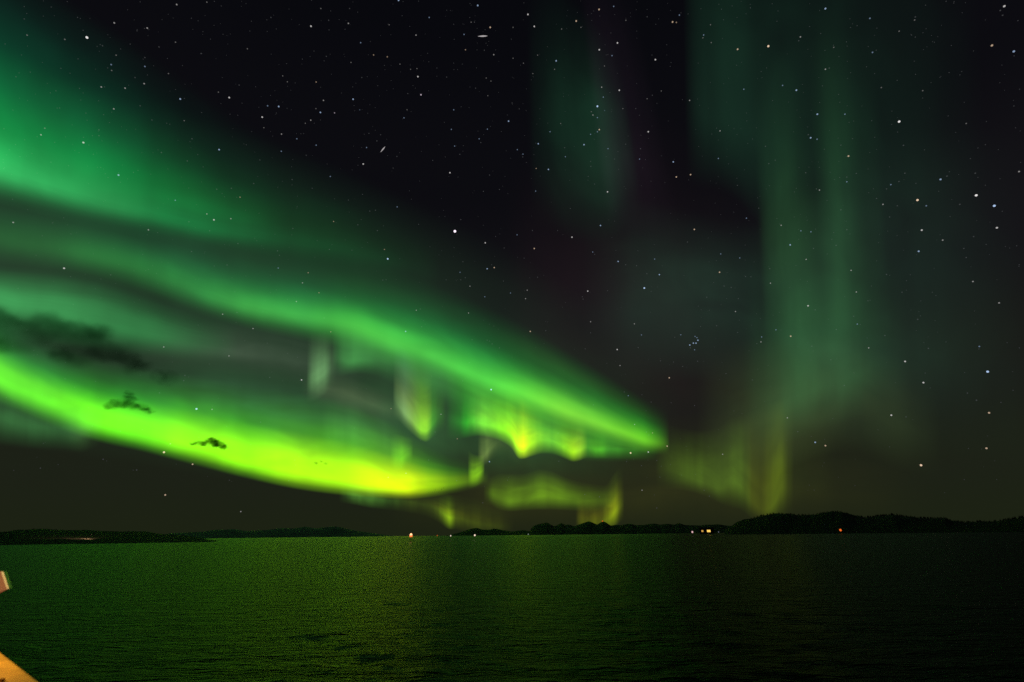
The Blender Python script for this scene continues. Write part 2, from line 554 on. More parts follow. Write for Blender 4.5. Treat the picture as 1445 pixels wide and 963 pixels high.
aurora([(554, 590, 560, 480, 0, (.22, .40, .12)), (562, 594, 572, 485, .45), (570, 602, 582, 490, .9), (582, 613, 594, 500, .9, (.24, .46, .06)), (594, 622, 607, 510, 1, (.28, .74, .01)), (602, 624, 608, 515, .9), (610, 619, 600, 515, .5, (.08, .5, .01)),
        (618, 612, 590, 515, .2), (630, 608, 588, 520, 0)],
       'leaf shaped aurora fold with a pale left edge and lime tip, near the centre', FOLD, rays=.12, ray_scale=4, seed=10, thick=.006, step=1.2)
aurora([(628, 622, 595, 520, 0, (.008, .22, .004)), (646, 620, 596, 520, .35), (658, 619, 597, 525, .95), (666, 617, 596, 530, 1, (.03, .30, .01)), (676, 616, 597, 535, 1, (.10, .42, .02)), (690, 618, 600, 540, 1, (.12, .48, .015)), (708, 624, 606, 545, 1, (.17, .58, .004)),
        (722, 634, 613, 550, 1, (.22, .64, .002)), (731, 647, 628, 556, 1.1, (.4, .85, 0)), (739, 648, 630, 562, 1.15, (.6, .95, 0)), (749, 645, 626, 568, 1, (.28, .62, .0)), (764, 641, 622, 575, 1, (.11, .34, .01)), (782, 642, 624, 580, 1, (.07, .26, .012)),
        (797, 648, 632, 586, 1, (.14, .42, .003)), (808, 652, 638, 590, 1, (.28, .6, 0)), (817, 651, 636, 590, 1, (.24, .46, .01)), (825, 648, 632, 592, .5, (.05, .24, .01)), (843, 648, 635, 598, .8, (.05, .3, .006)), (858, 648, 634, 604, .6, (.03, .2, .01)),
        (885, 649, 635, 612, .4), (930, 650, 636, 620, 0)],
       'bright lime curtain with ragged folded hem below the right half of the long band', FOLD, strength=1.65, rays=.16, ray_scale=18, seed=11, thick=.006, step=1.2, blur_u=.045)
aurora([(140, 622, 560, 495, 0, (.010, .052, .017)), (230, 632, 568, 500, .7), (330, 645, 575, 508, 1.0), (420, 652, 588, 520, .9), (520, 662, 604, 540, .5), (610, 668, 615, 560, 0)],
       'soft dark green haze just over the brightest band', PATCH, name='aurora_veil', rays=.25, ray_scale=8, seed=29, thick=.01, blur_u=.12, bill=.45)
aurora([(180, 522, 492, 450, 0, (.026, .036, .024)), (270, 526, 496, 452, .6), (350, 532, 502, 456, 1.0), (420, 543, 512, 464, .8), (480, 556, 524, 478, .3), (520, 566, 534, 490, 0)],
       'greyish aurora streak under the long band, left of the pale upright streak', PATCH, rays=.2, ray_scale=6, seed=30, thick=.01, blur_u=.12, bill=.35)
aurora([(450, 665, 600, 480, 0, (.012, .046, .012)), (520, 680, 615, 490, .6), (590, 688, 625, 500, 1.0), (660, 690, 635, 520, 1.0), (740, 695, 640, 545, .6), (820, 695, 645, 570, .3), (900, 700, 650, 590, 0)],
       'diffuse green haze joining the leaf shaped fold, the curl and the lime curtain', PATCH, name='aurora_veil', rays=.3, ray_scale=9, seed=31, thick=.01, blur_u=.15, bill=.45)
aurora([(520, 765, 715, 620, 0, (.012, .0115, .001)), (620, 765, 715, 620, .5), (720, 765, 710, 610, 1.0), (860, 765, 705, 600, 1.0), (1000, 765, 700, 580, .9), (1120, 765, 700, 580, .7), (1240, 765, 700, 600, .2), (1340, 765, 700, 620, 0)],
       'dull olive yellow glow low over the mountains from the centre to the right hill', PATCH, name='aurora_veil', rays=.2, ray_scale=12, seed=32, thick=.004, blur_u=.15, bill=.25)
aurora([(448, 642, 612, 560, 0, (.03, .13, .018)), (468, 642, 612, 560, .6), (488, 644, 612, 566, 1.0), (515, 650, 622, 574, .6), (545, 658, 634, 590, .5), (585, 664, 640, 604, 0)],
       'dim green fold over the bright band, between it and the pale upright streak', PATCH, rays=.3, ray_scale=5, seed=28, thick=.008, step=1.5, blur_u=.14)
aurora([(550, 668, 645, 612, 0, (.14, .5, .01)), (559, 667, 648, 612, .5), (567, 664, 647, 614, .85), (574, 660, 642, 616, .45), (583, 656, 638, 618, 0)],
       'small lime wisp rising from the bend of the brightest band', PATCH, rays=.1, ray_scale=3, seed=12, thick=.005, step=1.2)
aurora([(660, 690, 672, 634, 0, (.2, .5, .004)), (667, 689, 673, 640, .8), (673, 687, 671, 642, 1), (678, 684, 667, 642, .7), (684, 680, 662, 640, 0)],
       'small bright curl where the brightest band turns upward', PATCH, rays=.1, ray_scale=2, seed=13, thick=.004, step=1)
aurora([(674, 660, 643, 600, 0, (.15, .22, .045)), (681, 659, 645, 602, .6), (687, 655, 640, 604, .8), (693, 650, 632, 606, .5), (702, 645, 628, 606, .15), (740, 660, 630, 606, .08), (760, 660, 630, 606, 0)],
       'thin pale wisp curling up between the two bright bands', PATCH, rays=.3, ray_scale=6, seed=14, thick=.004, step=1)
aurora([(682, 712, 697, 672, 0, (.13, .30, .006)), (694, 714, 699, 672, .6), (704, 720, 704, 668, .55), (714, 722, 708, 668, .75), (740, 721, 706, 668, .72), (762, 720, 701, 662, .95), (776, 720, 701, 664, .95), (800, 721, 705, 674, .65), (820, 722, 707, 680, .5),
        (850, 722, 707, 684, .22), (885, 722, 706, 684, 0)],
       'dull olive green aurora patch hanging alone above the jagged mountains', PATCH, rays=.25, ray_scale=7, seed=15, thick=.006, step=1.5, strength=.9, blur_u=.12)
aurora([(478, 710, 693, 676, 0, (.05, .16, .016)), (500, 713, 699, 680, 1.0), (520, 717, 703, 684, 1.15), (545, 720, 706, 688, .45), (575, 724, 708, 690, .28, (.07, .13, .008)), (605, 731, 714, 690, .35), (622, 740, 722, 694, .5, (.12, .2, .006)), (630, 746, 728, 696, .95, (.2, .38, .004)),
        (635, 748, 731, 697, 1.0, (.24, .44, .004)), (641, 748, 731, 698, .4, (.12, .18, .004)), (662, 754, 736, 700, .32), (690, 758, 742, 705, .2), (725, 760, 744, 710, 0)],
       'faint green hem under the bend of the brightest band, ending in one lime ray', FOLD, rays=.3, ray_scale=16, seed=16, thick=.004, step=1.2)
aurora([(812, 752, 735, 690, 0, (.17, .2, .002)), (823, 753, 737, 690, .5), (831, 753, 737, 690, .35), (842, 753, 737, 690, .5), (850, 753, 736, 688, .4), (857, 752, 733, 682, .8, (.22, .3, .003)), (864, 748, 728, 672, 1.1, (.26, .36, .003)), (870, 743, 722, 664, .8),
        (875, 738, 716, 660, .3), (881, 735, 712, 660, 0)],
       'narrow yellowish aurora rays standing on the jagged mountains', FOLD, rays=.3, ray_scale=7, seed=17, thick=.004, step=1, strength=.85, blur_u=.08)
aurora([(925, 692, 658, 585, 0, (.07, .15, .008)), (950, 692, 666, 600, .45), (975, 695, 675, 606, .8), (1000, 703, 684, 606, .75), (1018, 712, 690, 600, .65), (1030, 716, 682, 590, .9), (1048, 722, 688, 585, 1.0), (1060, 733, 706, 580, .55, (.085, .11, .003)), (1078, 742, 720, 570, .6),
        (1094, 740, 708, 565, .75, (.11, .17, .004)), (1102, 736, 690, 560, 1.0), (1108, 733, 690, 560, .7), (1113, 731, 690, 560, .12, (.06, .1, .01)), (1150, 725, 680, 560, .05), (1180, 725, 680, 560, 0)],
       'dim green aurora rays rising from the edge of the right hill', PATCH, rays=.3, ray_scale=11, seed=18, thick=.006, step=1.5, strength=.8, tilt=1)
aurora([(985, 720, 640, 500, 0, (.022, .036, .010)), (1050, 690, 620, 480, .8), (1110, 665, 605, 470, 1), (1160, 645, 590, 470, .9), (1205, 640, 580, 470, .6), (1260, 660, 600, 500, .5), (1330, 680, 620, 520, 0)],
       'faint olive arm joining the right pillar to the rays below it', WASH, name='aurora_veil', rays=.15, ray_scale=6, seed=19)
aurora([(1040, 650, 590, 330, 0, (.013, .062, .018)), (1085, 640, 575, 300, .35), (1115, 625, 565, 270, .8), (1150, 612, 550, 260, .95), (1185, 600, 538, 270, .9), (1212, 590, 528, 300, .65), (1240, 585, 520, 330, .25), (1290, 590, 520, 350, 0)],
       'broad glowing foot of the dim green pillar on the right side of the sky', PATCH, rays=.25, ray_scale=6, seed=20, blur_u=.2, tilt=1, bill=.3)
aurora([(1078, 560, 450, 110, 0, (.010, .044, .014)), (1098, 545, 440, 90, .6), (1115, 540, 430, 70, 1.0), (1133, 535, 430, 70, .8), (1150, 530, 430, 90, .35), (1172, 520, 430, 120, 0)],
       'left strand of the dim green pillar on the right', PILLAR, rays=.2, ray_scale=3, seed=25, blur_u=.2, tilt=.75, bill=.3)
aurora([(1155, 530, 420, 10, 0, (.008, .036, .012)), (1180, 520, 410, 10, .6), (1196, 515, 400, 10, 1.0), (1212, 510, 395, 10, .7), (1232, 500, 390, 20, .25), (1265, 490, 390, 40, 0)],
       'right strand of the dim green pillar on the right, reaching higher', PILLAR, rays=.2, ray_scale=3, seed=26, blur_u=.2, tilt=.8, bill=.3)
aurora([(745, 320, 230, -60, 0, (.008, .046, .021)), (780, 330, 245, -50, .3), (812, 342, 262, -30, .7), (845, 345, 275, 0, .95), (868, 338, 275, 20, 1.0), (886, 322, 262, 40, .5), (915, 305, 250, 60, 0)],
       'faint green pillar at the top middle, among the close star group', PILLAR, rays=.2, ray_scale=4, seed=21, blur_u=.14, tilt=-.3, strength=.62, bill=.3)
aurora([(968, 260, 160, -200, 0, (.004, .020, .010)), (984, 262, 165, -200, .85), (1030, 275, 170, -200, .95), (1090, 340, 200, -180, .8), (1160, 380, 230, -160, .65), (1250, 400, 260, -160, .45), (1400, 420, 280, -160, 0)],
       'very faint green veil with a straight left edge at the upper right', WASH, name='aurora_veil', rays=.2, ray_scale=6, seed=22, blur_u=.08, bill=.3)
aurora([(800, 560, 450, 270, 0, (.006, .022, .012)), (910, 545, 440, 280, .8), (990, 540, 440, 300, .85), (1050, 560, 450, 310, .7), (1120, 600, 480, 300, .7), (1230, 640, 500, 200, .8), (1340, 650, 520, 180, .4), (1500, 660, 530, 180, 0)],
       'dim grey green veil filling the sky around the right pillar', WASH, name='aurora_veil', rays=.2, ray_scale=9, seed=23, blur_u=.2, bill=.35)
aurora([(690, 560, 470, 250, 0, (.0055, .0018, .0026)), (780, 580, 480, 200, .8), (860, 600, 500, 160, 1.0), (940, 630, 540, 160, .9), (1010, 640, 560, 200, .5), (1090, 640, 560, 240, 0)],
       'faint purple brown veil between the long band and the right pillar', WASH, name='aurora_veil', rays=.1, ray_scale=5, seed=27, blur_u=.25, bill=.3)
aurora([(848, 320, 240, -60, 0, (.0065, .0035, .0065)), (872, 330, 240, -60, .9), (900, 340, 240, -60, .9), (935, 350, 240, -60, .5), (975, 350, 240, -60, 0)],
       'barely visible purple veil beside the faint pillar at the top middle', WASH, name='aurora_veil', rays=.15, ray_scale=4, seed=24, blur_u=.25, tilt=-.4)

# ------------------------------------------------------------------ stars
# as seen in the photograph: (x, y, brightness 1..6, colour) in the enlargements of its parts
S = []
def stars(x0, y0, k, text):
    for tok in text.split():
        a = tok.split(',')
        S.append((x0 + float(a[0]) / k, y0 + float(a[1]) / k, int(a[2][0]), a[2][1:] or 'w'))
stars(0, 0, 3.008, '''369,160,5 485,98,3 625,120,3 115,150,2 750,20,3 878,10,2 275,168,2 435,195,1 493,235,2 472,275,3b 474,300,2 615,283,3b 615,245,1 612,356,3
573,330,1 430,370,3 531,375,3 483,463,3 765,421,4b 745,180,2 715,313,2 675,200,1 973,415,4 927,392,2 1113,498,4 1136,450,3b 1183,453,4b 1120,543,2 1195,570,3 1194,643,3b
1260,590,3b 1342,617,3b 1360,478,4b 1319,511,3 1296,524,2 1341,462,2 1420,480,3p 1342,349,3o 1320,112,4 1395,87,1 1362,37,2 1220,348,2 1200,323,2 1373,427,3 1385,240,1
1150,75,1 1050,208,2 1015,362,1 855,228,1 930,636,4b 782,513,2 815,590,2 503,744,4b 354,606,4 190,545,2 174,573,3 420,552,1 420,577,1 685,648,2 795,684,2 744,851,3b 920,804,2
982,800,2 1019,838,3o 878,909,3 908,934,4 980,929,3 802,942,2 56,945,3 1402,750,3b 1240,763,2 1077,780,2 1325,800,1 1416,941,3o 1300,660,1 1103,680,1 595,450,1 645,510,1''')
stars(480, 0, 3.008, '''248,2,4b 584,24,4b 797,62,4 1099,41,4o 1161,28,3b 1002,90,4o 1022,117,2 940,124,2 824,113,4 734,117,2 637,117,4o 556,95,2 570,95,1 526,147,3b 378,75,3b 322,150,3
208,106,2 35,100,3 40,37,1 87,182,3b 142,234,3o 200,242,3o 254,273,2 46,266,2 532,212,3o 612,214,1 652,233,3 734,248,2 778,269,2 838,235,2 917,259,4b 910,295,2 1100,212,4 1177,183,4
1154,237,3b 1338,254,4 1213,87,2 1303,72,1 1411,94,4o 1427,96,3o 1440,65,3b 1122,281,2 330,326,4 326,292,2 299,295,2 92,330,1 452,328,1 620,332,2 640,345,2 818,313,2 575,375,1 343,403,4p
287,398,1 627,407,2 55,422,4b 83,467,2b 271,501,3b 284,467,2 482,467,3b 715,515,4b 760,463,1 730,438,1 1110,371,3 1117,413,3b 1185,384,4 1092,452,5b 1123,470,2b 1073,489,3 1092,500,3b
1066,475,2 1100,551,4o 1092,560,3b 1063,571,3b 1035,615,4b 1137,632,3b 1308,560,4 1255,462,1 1200,462,2 1303,420,2 1325,405,1 1363,387,2 936,525,2 891,560,3b 841,611,4b 752,636,3b
776,655,3b 775,667,2b 956,666,3b 953,628,2 832,716,3o 884,720,4b 625,549,3b 590,590,3b 597,606,2 472,550,3b 486,621,3b 508,656,2 112,627,3b 98,697,4 156,599,2 172,573,1 122,567,1
241,665,2 225,714,1 393,682,1 466,734,4 634,744,2 676,805,2 608,813,2 830,812,3b 1135,815,4 1064,707,2b 1063,686,1 1053,750,1 1080,782,1 1271,676,3b 1414,688,4b 1427,752,4o 1275,632,2b
1164,676,1 1212,613,1 977,886,1 1105,958,4b 512,933,2 242,879,3b 150,893,2 126,897,2 95,826,1 35,850,1 75,955,2 333,953,1''')
stars(960, 0, 2.979, '''610,37,4b 797,78,3b 985,85,2 988,72,1 1362,27,4 1345,45,1 1355,65,1 1310,192,4o 1402,217,4b 370,195,5o 241,208,4o 98,148,3b 95,160,2 127,105,2 130,180,2 505,156,3
498,172,1 645,200,2 808,221,3b 920,132,2 610,292,3 626,287,1 430,360,3b 488,380,4b 267,376,3b 39,423,3 576,481,4b 692,481,3b 920,512,5 845,369,2 1019,382,2 1202,520,2 548,580,4b 538,567,2
575,586,3b 167,551,3 160,667,3b 358,616,2 372,689,2 399,674,1 707,657,4o 675,611,1 938,612,2 43,735,4o 527,727,2 585,800,3 572,795,1 700,765,3b 700,745,1 944,729,2 885,777,3b 919,764,2
867,795,1 1094,755,4b 1121,741,2 1240,729,2 1424,722,3 1244,822,5 997,842,5o 1034,866,3b 1320,866,5b 852,860,3 825,835,1 912,866,1 278,918,3b 424,948,3 675,883,2 880,913,1 330,876,1
1175,860,2o 240,780,1 740,730,1''')
stars(0, 320, 3.008, '''272,177,4 630,14,3 1010,72,2 1178,103,2 1186,122,1 1181,176,3b 964,163,2 1398,97,2 1308,196,3o 1284,239,3 1354,281,3o 1258,318,3 945,372,3 1006,365,2 1074,433,3
1376,388,2 1404,447,3o 972,549,3 695,511,3 1145,640,2 1280,651,4 785,632,2 780,654,2 677,706,2 834,774,5b 900,776,3 1106,830,2 723,922,3o 696,958,5o 1243,8,2 813,106,2 890,18,2 470,205,1''')
stars(480, 320, 3.008, '''487,20,6p 202,137,5b 188,97,3o 158,17,2 50,100,1 616,69,4 696,91,2b 660,42,1 751,35,3b 816,17,2 824,93,4o 984,45,4 923,17,1 781,134,1b 624,179,4b 654,174,4o 643,162,1
521,149,2 509,194,3b 512,226,2b 531,217,2 551,253,3 450,226,1 181,227,2 195,226,1 693,231,2 614,298,3b 723,282,3b 787,306,3 794,270,3 838,215,2 1072,108,3b 1080,118,1 1180,148,4b 1212,162,2b
1258,166,2b 1302,200,2b 1335,138,3b 1355,204,4b 1291,261,5b 1051,274,4 1031,308,2 1028,298,1 1135,272,1 1320,275,1 545,367,3 323,355,3 340,350,2 346,425,2o 278,445,4b 807,445,4o 873,442,2
1063,404,3 1063,451,2 1249,413,3 1279,460,3b 1176,522,4 1265,514,2 1040,519,2 645,498,2o 624,482,2 634,486,2 676,515,2 548,578,2 560,480,1 1188,590,3 1360,570,2 1397,642,4o 641,692,5b
1206,702,2 1223,718,3b 1281,714,1 1320,745,2 1405,748,1 428,797,3 216,773,3o 403,872,2 497,901,3o 1075,757,2 1250,840,3 1326,876,3o 1300,872,2 1310,885,1 1388,932,4o 1308,957,4 1233,961,5o
925,877,2 520,655,1 1420,470,1 1415,575,1''')
stars(960, 320, 2.979, '''462,77,4b 507,18,3b 549,22,3b 59,12,4o 30,65,2b 170,115,3b 165,192,4o 250,132,3b 274,210,2 297,211,1 184,250,2 214,256,2 529,138,3 560,92,2 655,79,2 700,13,2 718,184,3
376,177,2 379,238,3 232,357,3 111,297,2 244,303,1 153,417,2 241,445,1 740,275,3 789,312,1 537,333,4 567,350,2 402,434,3b 464,461,4o 342,464,3b 339,485,3 322,492,1 744,410,3b 656,433,2
729,377,1 792,510,3 860,458,2 553,503,2 633,560,1 945,567,4 1022,656,4 1292,610,5b 1257,504,3b 1043,512,2 998,390,2 1340,321,3 1230,231,3 1002,104,4b 1103,57,3 1233,42,1 1192,92,1 1015,15,4
1331,5,4 867,201,2 932,276,1 1202,130,1 1298,783,4o 1287,932,4o 1245,730,2 1207,700,1 887,793,4 949,800,1 567,907,4b 610,921,4o 450,804,3 689,668,2 73,566,2 10,588,2 192,618,2 60,752,2
303,645,1 494,862,2 85,420,1 62,462,3b 70,467,3b 74,478,4b 66,490,4b 55,490,4b 40,498,4b 60,518,3b 2,455,3b 42,510,2''')
stars(0, 640, 2.981, '810,46,4o 695,175,4o 1013,245,3 575,70,2 434,25,2 170,62,1 1215,115,1 965,113,1')
stars(480, 640, 2.981, '628,35,4b 372,28,2 277,84,3 202,101,3o 600,208,2o 704,113,1 1029,173,2 1091,183,2 1270,155,3 1268,52,2 1205,35,1 1332,230,2 1332,30,1 920,33,2 490,115,1 1345,100,1')
stars(960, 640, 2.979, '1012,50,5o 178,4,3 122,180,1 100,155,1')

STAR_R = 420000.0
TINT = {'w': (1.0, .96, .95), 'b': (.5, .68, 1.0), 'o': (1.0, .72, .5), 'p': (1.0, .84, 1.0)}
TINT_WORD = {'w': 'white', 'b': 'bluish', 'o': 'orange', 'p': 'pinkish'}
SIZE = {1: 1.1, 2: 1.2, 3: 1.4, 4: 1.75, 5: 2.2, 6: 3.5}
POWER = {1: .055, 2: .11, 3: .23, 4: .45, 5: .8, 6: 1.4}
BRIGHT_WORD = {1: 'very faint', 2: 'faint', 3: 'small', 4: 'clear', 5: 'bright', 6: 'brightest'}
star_mesh = {}
for c_ in TINT:
    for b_ in SIZE:
        bm = bmesh.new()
        bmesh.ops.create_icosphere(bm, subdivisions=2, radius=STAR_R * SIZE[b_] / F / 2)
        me = bpy.data.meshes.new('star')
        bm.to_mesh(me)
        bm.free()
        me.materials.append(mat_emit('starlight', TINT[c_], POWER[b_]))
        star_mesh[(b_, c_)] = me


def region_of(x, y):
    if 815 < x < 880 and 115 < y < 215:
        return 'in the loose star group at the top middle'
    if 968 < x < 992 and 470 < y < 500:
        return 'in the tiny tight star cluster'
    edge = interp([(0, 300), (300, 420), (480, 450), (650, 515), (800, 575), (930, 625)], x) if x < 935 else None
    if edge and y > edge:
        return 'amid the low bright aurora bands' if y < edge + 130 and y < 700 else 'under the bright bands'
    if x < 300 and y > 120 + x * .6:
        return 'in the green glow at left'
    if x > 1060 and x < 1240 and y > 180:
        return 'in the right pillar of green'
    if y < 320:
        return 'in the upper ' + ('left' if x < 480 else 'middle' if x < 960 else 'right') + ' sky'
    return 'in the ' + ('dark sky over the long band' if x < 940 else 'lower right sky' if y > 520 else 'middle right sky')


S.sort(key=lambda s: (-s[2], s[1], s[0]))
HAND = {(642, 327): 'brightest star of all, pinkish white, in the dark sky over the long band',
        (1084, 65): 'bright orange star in the faint veil near the top right of centre'}
used = set()
single = []
for x, y, b_, c_ in S:
    if any(abs(x - q[0]) < 2.2 and abs(y - q[1]) < 2.2 for q in single):
        continue
    single.append((x, y, b_, c_))
for x, y, b_, c_ in single[:300]:
    o = bpy.data.objects.new('star', star_mesh[(b_, c_)])
    COL.objects.link(o)
    o.location = Vector((0, 0, CAM_H)) + ray(x, y) * STAR_R
    lab = None
    for (hx, hy), t_ in HAND.items():
        if abs(x - hx) < 4 and abs(y - hy) < 4:
            lab = t_
    if not lab:
        for fmt in ('%.0f', '%.1f'):
            lab = f"{BRIGHT_WORD[b_]} {TINT_WORD[c_]} star {region_of(x, y)}, {fmt % (100 * x / PW)}% across, {fmt % (100 * y / PH)}% down"
            if lab not in used:
                break
    used.add(lab)
    g = 'stars of the tiny tight cluster' if 'tight star cluster' in lab else 'stars of the loose group at the top middle' if 'loose star group' in lab else 'stars in the night sky'
    tag(o, lab, 'star', g)
# the rest of the faint stars, hundreds more, as one
rnd = random.Random(21)
bm = bmesh.new()
rest = [(x, y, b_) for x, y, b_, c_ in single[300:]]
for _ in range(1900):
    x, y = rnd.uniform(0, PW), rnd.uniform(0, 700) ** 1.0
    if rnd.random() < .25 + .75 * (1 - y / 700):
        rest.append((x, y, 0))
for x, y, b_ in rest:
    sz = {0: rnd.uniform(.5, .95), 1: 1.25, 2: 1.45}.get(b_, 1.5)
    r_ = bmesh.ops.create_icosphere(bm, subdivisions=1, radius=STAR_R * sz / F / 2)
    bmesh.ops.translate(bm, verts=r_['verts'], vec=Vector((0, 0, CAM_H)) + ray(x, y) * STAR_R)
o = link_bm('faint_stars', bm, mat_emit('faint_starlight', (.9, .92, 1.0), .05))
tag(o, 'countless very faint stars scattered over the whole sky', 'stars', kind='stuff')

# meteors: short glowing streaks high in the air
def meteor(xa, ya, xb, yb, w, strength, label):
    d = 100000.0
    a, b = ray(xa, ya) * d + Vector((0, 0, CAM_H)), ray(xb, yb) * d * 1.01 + Vector((0, 0, CAM_H))
    ax = (b - a)
    q = ax.to_track_quat('Z', 'Y')
    verts, faces = [], []
    rr = [.15, .7, 1.0, .8, .1]
    for k in range(5):
        for j in range(8):
            v = Vector((math.cos(j * math.pi / 4), math.sin(j * math.pi / 4), 0)) * (rr[k] * w * d / F / 2)
            verts.append(a + ax * (k / 4) + q @ v)
    for k in range(4):
        for j in range(8):
            faces.append((k * 8 + j, k * 8 + (j + 1) % 8, k * 8 + 8 + (j + 1) % 8, k * 8 + 8 + j))
    faces += [tuple(range(8))[::-1], tuple(range(32, 40))]
    o = link_mesh('meteor', verts, faces, mat_emit('meteor_glow', (1, .93, .95), strength))
    tag(o, label, 'meteor')


meteor(674.5, 51.5, 688, 51, 1.6, .42, 'pale level meteor streak near the top edge, left of the middle')
meteor(537, 215, 543.5, 207, 1.4, .40, 'short slanting meteor streak in the dark sky left of the middle')

# ------------------------------------------------------------------ clouds
def cloud(px, py, dist, blobs, density, label, seed, nscale=1.0):
    """blobs: (dx, dy, radius) in photograph pixels about (px, py)"""
    C = at_range(px, py, dist)
    u = C.length / F
    to = (C - Vector((0, 0, CAM_H))).normalized()
    side = to.cross(Vector((0, 0, 1))).normalized()
    bm = bmesh.new()
    rn = random.Random(seed)
    rz_ = -math.atan2(to.x, to.y)
    billows = []
    for dx, dy, r_ in blobs:
        for q_ in range(3):
            k_ = (1, .62, .5)[q_]
            a_ = rn.uniform(0, 6.28)
            o_ = 0 if q_ == 0 else r_ * .75
            c_ = Vector(((dx + math.cos(a_) * o_) * u, rn.uniform(-.4, .4) * r_ * u, (-dy + math.sin(a_) * o_ * .6) * u))
            rad_ = Vector((rn.uniform(1.2, 1.7), 1.2, .8)) * (r_ * k_ * u * 1.25)
            billows.append((c_, rad_))
            g_ = bmesh.ops.create_icosphere(bm, subdivisions=2, radius=1.08)
            for v in g_['verts']:
                v.co = Vector((v.co.x * rad_.x, v.co.y * rad_.y, v.co.z * rad_.z)) + c_
    m = bpy.data.materials.new('cloud_vapour')
    m.use_nodes = True
    t = m.node_tree
    t.nodes.clear()
    out = t.nodes.new('ShaderNodeOutputMaterial')
    tc = t.nodes.new('ShaderNodeTexCoord')
    wn = t.nodes.new('ShaderNodeTexNoise')
    wn.inputs['Scale'].default_value = .09 / u * nscale
    wn.inputs['Detail'].default_value = 4
    wa = t.nodes.new('ShaderNodeVectorMath')
    wa.operation = 'MULTIPLY_ADD'
    wa.inputs[1].default_value = (16 * u / nscale,) * 3
    t.links.new(tc.outputs['Object'], wn.inputs['Vector'])
    t.links.new(wn.outputs['Color'], wa.inputs[0])
    t.links.new(tc.outputs['Object'], wa.inputs[2])
    total = None
    for c_, rad_ in billows:
        c2 = c_ + Vector((8 * u / nscale,) * 3)
        sb = t.nodes.new('ShaderNodeVectorMath')
        sb.operation = 'SUBTRACT'
        sb.inputs[1].default_value = c2
        dv = t.nodes.new('ShaderNodeVectorMath')
        dv.operation = 'DIVIDE'
        dv.inputs[1].default_value = rad_
        ln = t.nodes.new('ShaderNodeVectorMath')
        ln.operation = 'LENGTH'
        mp = t.nodes.new('ShaderNodeMapRange')
        mp.interpolation_type = 'SMOOTHSTEP'
        mp.inputs['From Min'].default_value, mp.inputs['From Max'].default_value = 1.0, .1
        t.links.new(wa.outputs[0], sb.inputs[0])
        t.links.new(sb.outputs[0], dv.inputs[0])
        t.links.new(dv.outputs[0], ln.inputs[0])
        t.links.new(ln.outputs['Value'], mp.inputs['Value'])
        if total is None:
            total = mp.outputs[0]
        else:
            ad = t.nodes.new('ShaderNodeMath')
            ad.operation = 'ADD'
            t.links.new(total, ad.inputs[0])
            t.links.new(mp.outputs[0], ad.inputs[1])
            total = ad.outputs[0]
    mu = t.nodes.new('ShaderNodeMath')
    mu.operation = 'MULTIPLY'
    mu.inputs[1].default_value = density / u
    t.links.new(total, mu.inputs[0])
    pv = t.nodes.new('ShaderNodeVolumeAbsorption')
    pv.inputs['Color'].default_value = (.05, .14, .08, 1)
    t.links.new(mu.outputs[0], pv.inputs['Density'])
    t.links.new(pv.outputs[0], out.inputs['Volume'])
    o = link_bm('cloud', bm, m, smooth=True)
    o.location = C
    o.rotation_euler.z = rz_
    rm = o.modifiers.new('join', 'REMESH')
    rm.mode = 'VOXEL'
    rm.voxel_size = min(b[2] for b in blobs) * u * .22
    rm.use_smooth_shade = True
    tag(o, label, 'cloud', 'small dark clouds before the aurora')
    return o


cloud(95, 481, 5200, [(-125, 4, 16), (-90, 0, 18), (-55, -2, 20), (-20, -6, 22), (12, -8, 20), (38, 2, 17), (62, 13, 13), (95, 22, 10), (-40, 14, 14), (10, 14, 15)], .027,
      'large soft dark cloud across the left edge, between two green bands', 1, .6)
cloud(182, 569, 4600, [(-15, 5, 6), (-7, 2, 6.5), (-1, -5, 6), (2, 2, 6.5), (12, 3, 5.5), (19, 6, 4.5), (-2, -11, 3.6)], .10, 'small ragged dark cloud against the brightest band at the left', 2, 1.6)
cloud(297, 625, 4300, [(-16, 2, 3.2), (-8, 1, 4.2), (1, -2, 5.2), (7, 0, 5.2), (14, 4, 4)], .26, 'dense flat dark cloud at the lower edge of the brightest band', 3, 2.0)
cloud(453, 653, 4000, [(-6, 1, 2.0), (0, -1, 2.0), (6, 1, 1.8)], .2, 'tiny cloud shred in the yellow part of the brightest band', 4, 3.0)

# ------------------------------------------------------------------ lights along the horizon
steel = mat_plain('weathered_steel', (.18, .18, .17), .55, .3, 2.0, .6)


def beacon(px, py, dist, size, col, strength, label, group=None, base_z=0.0, name='beacon'):
    P = at_range(px, py, dist)
    rt_ = empty(name, (P.x, P.y, base_z))
    tag(rt_, label, 'lamp', group)
    zt = P.z - base_z
    s = size * dist / F / 2           # radius of the lit lantern
    bm = bmesh.new()
    add_cyl(bm, 0, 0, -1.0, zt - s * 1.02, max(.10, s * .10), max(.08, s * .08), 10)
    add_cyl(bm, 0, 0, -1.0, .35, s * .5 + .2, s * .4 + .2, 12)
    link_bm('post', bm, steel, rt_)
    bm = bmesh.new()
    bmesh.ops.create_icosphere(bm, subdivisions=2, radius=s)
    bmesh.ops.scale(bm, verts=bm.verts, vec=(1, 1, 1.15))
    bmesh.ops.translate(bm, verts=bm.verts, vec=(0, 0, zt))
    link_bm('lantern', bm, mat_emit('lamp_light', col, strength), rt_, smooth=True)
    bm = bmesh.new()
    add_cyl(bm, 0, 0, zt + s * 1.16, zt + s * 1.5, s * .6, s * .1, 12)
    link_bm('cap', bm, steel, rt_)
    return rt_


